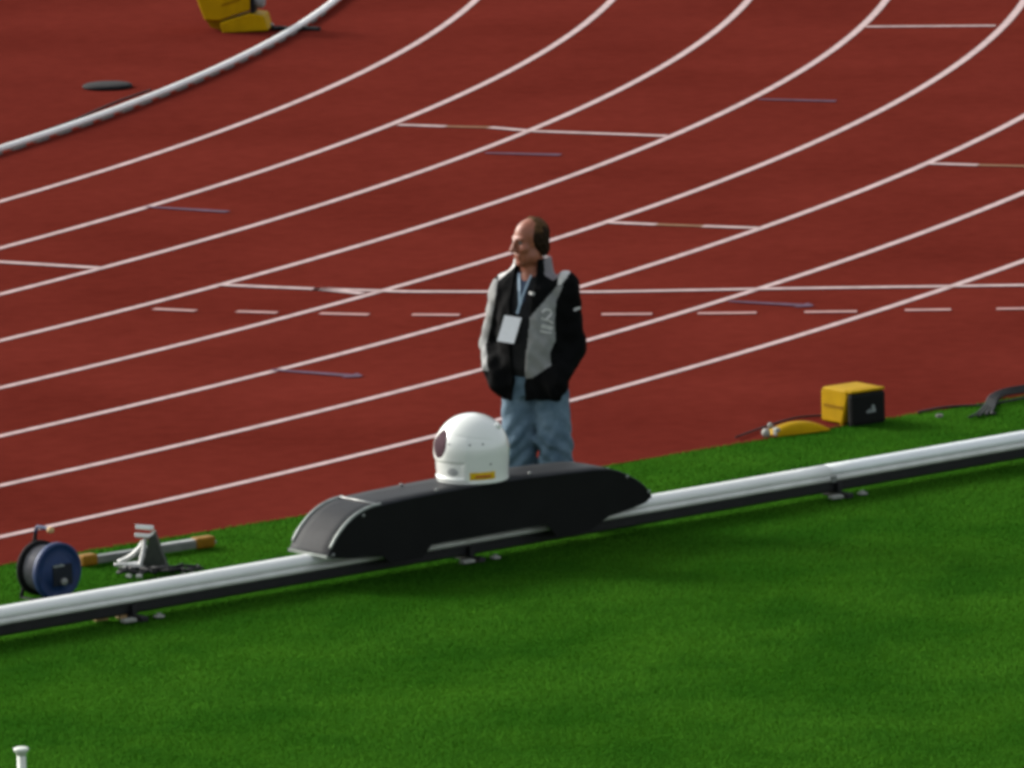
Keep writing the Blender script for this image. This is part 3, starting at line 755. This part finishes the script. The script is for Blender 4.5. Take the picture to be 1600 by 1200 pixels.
# head frame
HY = R(-36); HC = np.array([.0, -.012, 1.700]); HS = 1.06; HPIT = R(7)
def to_head(P):
    q = (P - HC.astype(np.float32)) / HS
    c, s = math.cos(-HY), math.sin(-HY); x = q[:, 0] * c - q[:, 1] * s; y = q[:, 0] * s + q[:, 1] * c; z = q[:, 2]
    c, s = math.cos(-HPIT), math.sin(-HPIT)
    return np.stack([x, y * c - z * s, y * s + z * c], 1).astype(np.float32)
def from_head(p):
    x, y, z = p; c, s = math.cos(HPIT), math.sin(HPIT); y, z = y * c - z * s, y * s + z * c
    c, s = math.cos(HY), math.sin(HY); x, y = x * c - y * s, x * s + y * c
    return np.array([x, y, z]) * HS + HC
def cranium(q): return ell(q, (0, .014, .036), (.079, .099, .091))
def head_sdf(P):
    q = to_head(P); a = q.copy(); a[:, 0] = np.abs(a[:, 0])
    d = cranium(q)
    d = smin(d, ell(q, (0, -.030, -.045), (.060, .070, .083)), .035)
    d = smin(d, ell(a, (.042, -.028, -.078), (.033, .048, .038)), .03)
    d = smin(d, ell(q, (0, -.078, -.108), (.028, .024, .022)), .025)
    d = smin(d, ell(a, (.043, -.072, -.022), (.026, .024, .024)), .02)
    d = smin(d, cone(a, (.012, -.093, .032), (.044, -.079, .034), .008, .007), .02)
    d = smax(d, -ell(a, (.032, -.110, .012), (.019, .020, .012)), .010)
    d = smin(d, cone(q, (0, -.096, .022), (0, -.124, -.026), .010, .0145), .012)
    d = smin(d, ell(a, (.013, -.106, -.031), (.010, .012, .008)), .008)
    d = smin(d, cone(q, (-.020, -.096, -.058), (.020, -.096, -.058), .009, .009), .010)
    d = smin(d, cone(q, (-.016, -.094, -.073), (.016, -.094, -.073), .010, .010), .010)
    d = smax(d, -cone(q, (-.021, -.109, -.0655), (.021, -.109, -.0655), .004, .004), .004)
    e = ell(a, (.074, .022, -.012), (.0095, .020, .030))
    d = smin(d, e, .008)
    return d * HS
ARM = {}
ARM[1] = [(.212, .010, 1.445), (.243, .045, 1.06), (.205, -.070, .935), (.175, -.105, .865)]
ARM[-1] = [(-.188, .010, 1.40), (-.284, .050, 1.07), (-.225, -.075, .945), (-.175, -.105, .875)]
LEG = {1: [(.098, .01, .93), (.122, -.005, .50), (.150, .02, .09)], -1: [(-.098, .01, .93), (-.092, -.03, .50), (-.060, -.015, .09)]}
def body_sdf(P):
    d = head_sdf(P)
    d = smin(d, cone(P, (.0, .022, 1.47), (.0, .012, 1.62), .070, .066), .025)
    d = smin(d, barrel(P, [.80, .92, 1.08, 1.25, 1.40, 1.47, 1.52], [.15, .165, .165, .175, .17, .12, .06], [.10, .115, .125, .12, .10, .08, .06], [.01, .005, -.01, 0, .01, .015, .02]), .04)
    for s in (1, -1):
        A = ARM[s]; d = smin(d, chain(P, A[:3], [.052, .040, .030]), .03)
        w = np.array(A[2]); hnd = np.array(A[3]); dr = (hnd - w) / np.linalg.norm(hnd - w)
        pm = w + dr * .055
        d = smin(d, cone(P, w, pm, .028, .034), .015)
        sd = np.array([0, -1.0, -.3]) * 1.0; sd = sd - dr * (sd @ dr); sd /= np.linalg.norm(sd)
        pn = np.cross(dr, sd)
        for i, (o_, ln) in enumerate(((.030, .062), (.010, .072), (-.010, .067), (-.030, .052))):
            k0 = pm + sd * o_ + dr * .015; k1 = k0 + dr * ln * .55 + pn * s * .004; k2 = k1 + dr * ln * .4 + pn * s * .018
            d = smin(d, np.minimum(cone(P, k0, k1, .0095, .009), cone(P, k1, k2, .009, .0075)), .006)
        t0_ = w + dr * .02 + sd * .024; t1_ = t0_ + sd * .022 + dr * .03; t2_ = t1_ + dr * .03
        d = smin(d, np.minimum(cone(P, t0_, t1_, .012, .010), cone(P, t1_, t2_, .010, .008)), .008)
        L_ = LEG[s]; d = smin(d, chain(P, L_, [.080, .052, .038]), .03)
        f_ = L_[2]; d = smin(d, cone(P, (f_[0], f_[1] + .02, .05), (f_[0] + s * .025, f_[1] - .15, .035), .034, .026), .03)
    return d
body = sdf_obj('body', body_sdf, (-.42, -.30, .0), (.42, .25, 1.86), .0052, M['skin'], man)
hairline = lambda q: np.where(q[:, 2] > .045, -.018 + .038 * np.clip((q[:, 2] - .045) / .07, 0, 1) + .004 * np.sin(q[:, 0] * 160), -.018 + np.clip(.02 - q[:, 2], 0, 1) * .55)
def hair_sdf(P):
    q = to_head(P)
    rip = .0022 * np.sin(q[:, 0] * 210 + 3 * np.sin(q[:, 2] * 60)) + .0018 * np.sin(q[:, 1] * 170 + q[:, 2] * 90)
    d = cranium(q) - .010 + rip
    nape = ell(q, (0, .046, -.042), (.070, .058, .066)) - .004 + rip
    d = smin(d, nape, .02)
    d = smax(d, (hairline(q) - q[:, 1]), .012)
    d = smax(d, -.092 - q[:, 2], .01)
    a = q.copy(); a[:, 0] = np.abs(a[:, 0]); d = smin(d, ell(a, (.062, .030, -.004), (.0245, .040, .042)) + rip, .04)
    return d * HS
def hair_mat(V, F):
    c = V[F].mean(1).astype(np.float32); q = to_head(c); return ((q[:, 2] - .25 * q[:, 1] + .012 * np.sin(q[:, 1] * 75 + 2 * np.sin(q[:, 0] * 40)) + RNG.uniform(-.012, .012, len(q))) > .056).astype(int)
sdf_obj('hair', hair_sdf, HC - .16, HC + .16, .0045, [M['hair'], M['hair_thin']], body, hair_mat)
for sx in (1, -1):
    mb = MB(); lathe(mb, [(.0012, -.0125), (.007, -.0104), (.0115, -.005), (.0125, 0), (.0115, .005), (.007, .0104)], (0, 0, 0), (0, 1, 0), 16)
    lathe(mb, [(.0055, -.0135), (.0058, -.0108)], (0, 0, 0), (0, 1, 0), 12, 1)
    e = mb.build('eye', [M['eye'], M['iris']], body); e.location = from_head((sx * .032, -.081, .012)); e.rotation_euler.z = HY

# clothes
def folds(P, amp=1.0):
    x, y, z = P[:, 0], P[:, 1], P[:, 2]
    return .62 * amp * (.0045 * np.sin(z * 55 + x * 24 + 4 * np.sin(x * 9 + y * 11)) + .0035 * np.sin(z * 31 - x * 44 + y * 38) + .003 * np.sin(x * 75 + 2.5 * np.sin(z * 14)))
TZ = [.755, .80, .95, 1.10, 1.25, 1.36, 1.43, 1.475, 1.52]
TA = [.205, .212, .215, .212, .212, .214, .200, .158, .110]
TBk = [.145, .150, .158, .160, .152, .140, .122, .098, .078]
TC = [.0, .0, -.012, -.02, -.012, .0, .008, .014, .016]
def torso_outer(P): return barrel(P, TZ, TA, TBk, TC)
def jumper_sdf(P):
    d = barrel(P, [.90] + TZ[2:], [.188] + [a - .020 for a in TA[2:]], [.128] + [a - .018 for a in TBk[2:]], [-.005] + TC[2:])
    return d + folds(P, .5)
def sleeve(P, s): return chain(P, ARM[s][:3] + [tuple(np.array(ARM[s][2]) * .55 + np.array(ARM[s][3]) * .45)], [.080, .070, .064, .060], .03)
def opening(P):
    z = P[:, 2]; xc = np.interp(z, [.75, .9, 1.3, 1.52], [-.052, -.035, -.022, -.015]); w = np.interp(z, [.75, .86, 1.0, 1.25, 1.40, 1.48, 1.54], [.045, .036, .046, .060, .064, .068, .070])
    return np.maximum(np.abs(P[:, 0] - xc) - w, P[:, 1] + .02)
def jacket_sdf(P):
    t = torso_outer(P)
    d = t
    for s in (1, -1): d = smin(d, sleeve(P, s), .045)
    d = smin(d, cone(P, (-.075, .015, 1.515), (-.17, .01, 1.43), .050, .060), .03)
    for s in (1, -1):                                              # pocket bulge over the hands
        d = smin(d, ell(P, np.array(ARM[s][3]) + np.array([0, .0, -.01]), (.068, .062, .085)), .05)
    d = d + folds(P)
    coll = barrel(P, [1.44, 1.48, 1.55, 1.60], [.145, .134, .122, .112], [.115, .106, .098, .094], [.022, .024, .026, .030])
    coll = smax(coll, -barrel(P, [1.40, 1.48, 1.55, 1.63], [.115, .096, .094, .100], [.09, .082, .080, .084], [.02, .024, .026, .03]), .006)
    coll = smax(coll, (1.46 - P[:, 2]), .01)
    d = smin(d, coll, .015)
    inner = smax(jumper_sdf(P) - .004, (P[:, 2] - 1.50), .01)
    lower_in = barrel(P, [.70, .84, .9], [.19, .19, .15], [.132, .135, .1], [0, 0, 0])
    d = smax(d, -np.minimum(inner, lower_in), .006)
    d = smax(d, -opening(P), .008)
    d = smax(d, -cone(P, (0, .018, 1.42), (0, .01, 1.75), .078, .088), .006)
    return smax(d, .757 + .006 * np.sin(P[:, 0] * 20) - P[:, 2], .008)

def inpoly(x, y, poly):
    r = np.zeros(len(x), bool); n = len(poly)
    for i in range(n):
        x1, y1 = poly[i]; x2, y2 = poly[(i + 1) % n]
        c = ((y1 > y) != (y2 > y)); r ^= c & (x < (x2 - x1) * (y - y1) / ((y2 - y1) if y2 != y1 else 1e-9) + x1)
    return r
PANEL = [(870, 448), (848, 473), (828, 496), (824, 540), (819, 572), (822, 592), (832, 590), (861, 571), (859, 552), (868, 532), (867, 500), (869, 470), (880, 446)]
COLR = [(854, 390), (866, 400), (878, 418), (875, 432), (864, 438), (851, 430), (850, 405)]
COLL = [(805, 402), (809, 412), (792, 427), (779, 438), (778, 424), (795, 404)]
SHL = [(874, 424), (893, 421), (886, 433), (876, 446), (871, 446)]
def jacket_mat(V, F):
    c = V[F].mean(1); nrm = np.cross(V[F[:, 2]] - V[F[:, 0]], V[F[:, 3]] - V[F[:, 1]]); w = to_world(c); px, py = proj(w)
    c32 = c.astype(np.float32)
    mi = np.zeros(len(F), int)
    vis = c[:, 1] < .06
    arm_l = sleeve(c32, 1); tor = torso_outer(c32)
    mi[vis & inpoly(px, py, PANEL)] = 1
    mi[vis & inpoly(px, py, SHL)] = 2
    arm_r = sleeve(c32, -1)
    # grey outer sleeve panel on the right arm
    on = (arm_r < tor + .01) & (c[:, 0] < -.20)
    A = np.array(ARM[-1]); axx = np.interp(c[:, 2], [A[2][2], A[1][2], A[0][2]], [A[2][0], A[1][0], A[0][0]])
    on &= (c[:, 0] < axx - .006) & (c[:, 2] > .93) & (c[:, 2] < 1.47)
    mi[on] = 1
    mi[vis & inpoly(px, py, COLL)] = 2
    mi[(c[:, 2] > 1.50) & (c[:, 1] >= .06)] = 3
    mi[vis & inpoly(px, py, COLR)] = 3
    return mi
jk = sdf_obj('jacket', jacket_sdf, (-.43, -.30, .73), (.43, .25, 1.64), .0062, [M['jk_black'], M['jk_grey'], M['jk_pale'], M['jk_collar']], body, jacket_mat)
jp = sdf_obj('jumper', lambda P: smax(jumper_sdf(P), -smax(cone(P, (0, .018, 1.40), (0, .0, 1.75), .066, .076), -(P[:, 1] - .30), .01), .006), (-.24, -.22, .86), (.24, .2, 1.54), .007, [M['jumper'], M['shirt']], body,
             lambda V, F: inpoly(*proj(to_world(V[F].mean(1))), [(808, 424), (832, 424), (818, 474), (812, 474)]).astype(int))

def trous_sdf(P):
    d = barrel(P, [.78, .86, .95, 1.02], [.165, .178, .175, .170], [.128, .135, .13, .125], [.01, .008, .0, .0])
    for s in (1, -1):
        L_ = LEG[s]; d = smin(d, chain(P, [L_[0], (L_[1][0], L_[1][1], .52), (L_[1][0] + s * .006, L_[1][1] + .012, .32), (L_[2][0], L_[2][1], .055)], [.106, .105, .104, .100], .02), .03)
    x, y, z = P[:, 0], P[:, 1], P[:, 2]
    kn = np.exp(-((z - .46) / .16) ** 2) + 1.2 * np.exp(-((z - .16) / .14) ** 2) + .35
    d = d + kn * (.0042 * np.sin(z * 62 + np.abs(x) * 50 + 3 * np.sin(y * 22)) + .0038 * np.sin(z * 38 - x * 60))
    hem = .035
    return smax(d, hem - P[:, 2], .006)
tr = sdf_obj('jeans', trous_sdf, (-.27, -.22, .0), (.28, .22, 1.06), .0072, M['jeans'], body)
for s in (1, -1):
    f_ = LEG[s][2]
    def shoe_sdf(P):
        d = cone(P, (f_[0], f_[1] + .05, .048), (f_[0] + s * .03, f_[1] - .17, .040), .047, .040)
        d = smin(d, cone(P, (f_[0], f_[1] + .03, .05), (f_[0], f_[1] + .02, .11), .048, .045), .02)
        return smax(d, .002 - P[:, 2], .004)
    sdf_obj('shoe', shoe_sdf, (f_[0] - .11, f_[1] - .25, -.01), (f_[0] + .11, f_[1] + .14, .17), .008, M['shoe'], body)

# lanyard and pass: laid on the chest surface along lines of the view
def on_front(px, py, fn, gap=.004):
    d = ray(px, py); d = d / np.linalg.norm(d); t = 52.4
    for _ in range(400):
        p = from_world(CAM + d * t); v_ = float(fn(p[None].astype(np.float32))[0])
        if v_ < gap: break
        t += max(.0012, v_ * .4)
    return Vector(p)
front_fn = lambda P: np.minimum(jumper_sdf(P), jacket_sdf(P))
def ribbon(mb, pts, w, mi=0, th=.003):
    v = []; f = []; N_ = len(pts)
    for i, p in enumerate(pts):
        d = (pts[min(i + 1, N_ - 1)] - pts[max(i - 1, 0)]).normalized(); x = d.cross(Vector((0, -1, 0))).normalized()
        o_ = Vector((0, -th, 0))
        v += [p - x * w / 2, p + x * w / 2, p + x * w / 2 + o_, p - x * w / 2 + o_]
    for i in range(N_ - 1):
        for j in range(4): f.append((i * 4 + j, i * 4 + (j + 1) % 4, (i + 1) * 4 + (j + 1) % 4, (i + 1) * 4 + j))
    f += [(0, 1, 2, 3), tuple(4 * (N_ - 1) + j for j in range(4))]
    mb.add(v, f, mi, False)
mb = MB()
ribbon(mb, [on_front(x, y, front_fn) for x, y in ((811, 427), (811, 440), (811.5, 455), (812, 468), (812, 477), (808, 490))], .015)
ribbon(mb, [on_front(x, y, front_fn, .007) for x, y in ((830, 430), (826, 439), (821, 451), (816, 464), (813, 477))], .012)
ln = mb.build('lanyard', M['lanyard'], body)
cs_ = [on_front(x, y, front_fn, .012) for x, y in ((791, 492), (817, 496), (805, 536), (779, 532))]
pc = sum(cs_, Vector()) / 4
hx_ = (cs_[1] - cs_[0] + cs_[2] - cs_[3]) / 4; hy_ = (cs_[3] - cs_[0] + cs_[2] - cs_[1]) / 4
cs_ = [pc - hx_ - hy_ + Vector((0, -.018, 0)), pc + hx_ - hy_ + Vector((0, -.018, 0)), pc + hx_ + hy_ + Vector((0, -.018, 0)), pc - hx_ + hy_ + Vector((0, -.018, 0))]
mb = MB()
nrm_ = (cs_[1] - cs_[0]).cross(cs_[3] - cs_[0]).normalized(); nrm_ = nrm_ if nrm_.y < 0 else -nrm_
mb.add(cs_ + [c + nrm_ * .005 for c in cs_], [(0, 1, 2, 3), (7, 6, 5, 4), (0, 1, 5, 4), (1, 2, 6, 5), (2, 3, 7, 6), (3, 0, 4, 7)], 0, False)
bdg = mb.build('badge', M['badge'], ln)
# pale emblems embroidered on the jacket
mb = MB()
def stitch(pts, w): ribbon(mb, [on_front(x, y, front_fn, .003) for x, y in pts], w, 0, .002)
stitch([(847, 488), (852, 483.5), (859, 484), (862, 489), (858, 495), (852, 500)], .014)
stitch([(846, 497), (852, 500), (860, 502), (864, 506)], .012)
stitch([(846, 509), (854, 511), (864, 513)], .024)
stitch([(844, 517), (852, 519), (862, 520)], .010)
mb.build('emblem', M['jk_pale'], jk); mb = MB()
stitch([(826.5, 457.5), (831, 458.5), (835, 459.5)], .018)
mb.build('emblem', M['jk_pale'], jk); mb = MB()
stitch([(897, 484.5), (902, 482), (907, 481)], .014)
mb.build('emblem', M['jk_pale'], jk)

# ------------------------------------------------------------------ lawn blades
def lawn(n_per, seed):
    rng = np.random.default_rng(seed)
    x0, x1, y0, y1 = -4.4, 4.8, 42.6, 58.6
    n = int(n_per * (x1 - x0) * (y1 - y0)); P = np.stack([rng.uniform(x0, x1, n), rng.uniform(y0, y1, n)], 1)
    e = (P[:, 0] - EA[0]) * EN[0] + (P[:, 1] - EA[1]) * EN[1]
    s = (P[:, 0] - EA[0]) * ED[0] + (P[:, 1] - EA[1]) * ED[1]
    wob = .010 * np.sin(s * 2.3) + .008 * np.sin(s * 7.1 + 1) + .006 * np.sin(s * 31)
    half = P[:, 1] * 800 / 13864 + 1.0
    P = P[(e < wob + .02) & (np.abs(P[:, 0]) < half)]
    n = len(P)
    L_ = rng.uniform(.007, .017, n) * (1 + .25 * np.sin(P[:, 0] * 3.1) * np.sin(P[:, 1] * 2.3)); a = rng.uniform(0, 2 * np.pi, n); lean = rng.uniform(.1, .75, n)
    wdt = rng.uniform(.0025, .0045, n)
    b = rng.uniform(0, 2 * np.pi, n)
    V = np.zeros((n, 3, 3), np.float32)
    V[:, 0, 0] = P[:, 0] - np.cos(b) * wdt; V[:, 0, 1] = P[:, 1] - np.sin(b) * wdt
    V[:, 1, 0] = P[:, 0] + np.cos(b) * wdt; V[:, 1, 1] = P[:, 1] + np.sin(b) * wdt
    V[:, 2, 0] = P[:, 0] + np.cos(a) * L_ * lean; V[:, 2, 1] = P[:, 1] + np.sin(a) * L_ * lean; V[:, 2, 2] = L_
    me = bpy.data.meshes.new('lawn_grass'); me.vertices.add(3 * n); me.vertices.foreach_set('co', V.reshape(-1))
    me.loops.add(3 * n); me.loops.foreach_set('vertex_index', np.arange(3 * n, dtype=np.int32))
    me.polygons.add(n); me.polygons.foreach_set('loop_start', np.arange(0, 3 * n, 3, dtype=np.int32))
    me.materials.append(M['grass']); me.update(); me.validate()
    o = bpy.data.objects.new('lawn_grass', me); COL.objects.link(o); return o
tag(lawn(6500, 3), 'short mown green lawn grass on both sides of the white rail', 'grass', kind='stuff')

# ------------------------------------------------------------------ light
SUN_EL, SUN_AZ = R(27), math.atan2(.52, -.80)         # towards the sun: behind the scene, to the left
sd = Vector((math.cos(SUN_AZ) * math.cos(SUN_EL), math.sin(SUN_AZ) * math.cos(SUN_EL), math.sin(SUN_EL)))
w = bpy.data.worlds.new('World'); SC.world = w; w.use_nodes = True
nt = w.node_tree; bg = nt.nodes['Background']
sky = nt.nodes.new('ShaderNodeTexSky'); sky.sky_type = 'NISHITA'; sky.sun_disc = False
sky.sun_elevation = SUN_EL; sky.sun_rotation = math.pi / 2 - SUN_AZ
sky.air_density = 1.0; sky.dust_density = 4.0; sky.ozone_density = 1.0
hs = nt.nodes.new('ShaderNodeHueSaturation'); hs.inputs['Saturation'].default_value = .3   # overcast: grey sky
nt.links.new(sky.outputs['Color'], hs.inputs['Color']); nt.links.new(hs.outputs['Color'], bg.inputs['Color']); bg.inputs['Strength'].default_value = .15
sl = bpy.data.lights.new('sun', 'SUN'); sl.energy = 1.45; sl.angle = R(12); sl.color = (1, .97, .92)
so = bpy.data.objects.new('sun', sl); COL.objects.link(so); so.rotation_euler = sd.to_track_quat('Z', 'Y').to_euler(); so.location = (0, 60, 30)

SC.view_settings.view_transform = 'Standard'; SC.view_settings.look = 'None'; SC.view_settings.exposure = 0.8; SC.view_settings.gamma = 1
SC.render.engine = 'CYCLES'; SC.cycles.use_denoising = True
SC.cycles.pixel_filter_type = 'BLACKMAN_HARRIS'; SC.cycles.filter_width = 3.8
SC.cycles.max_bounces = 6
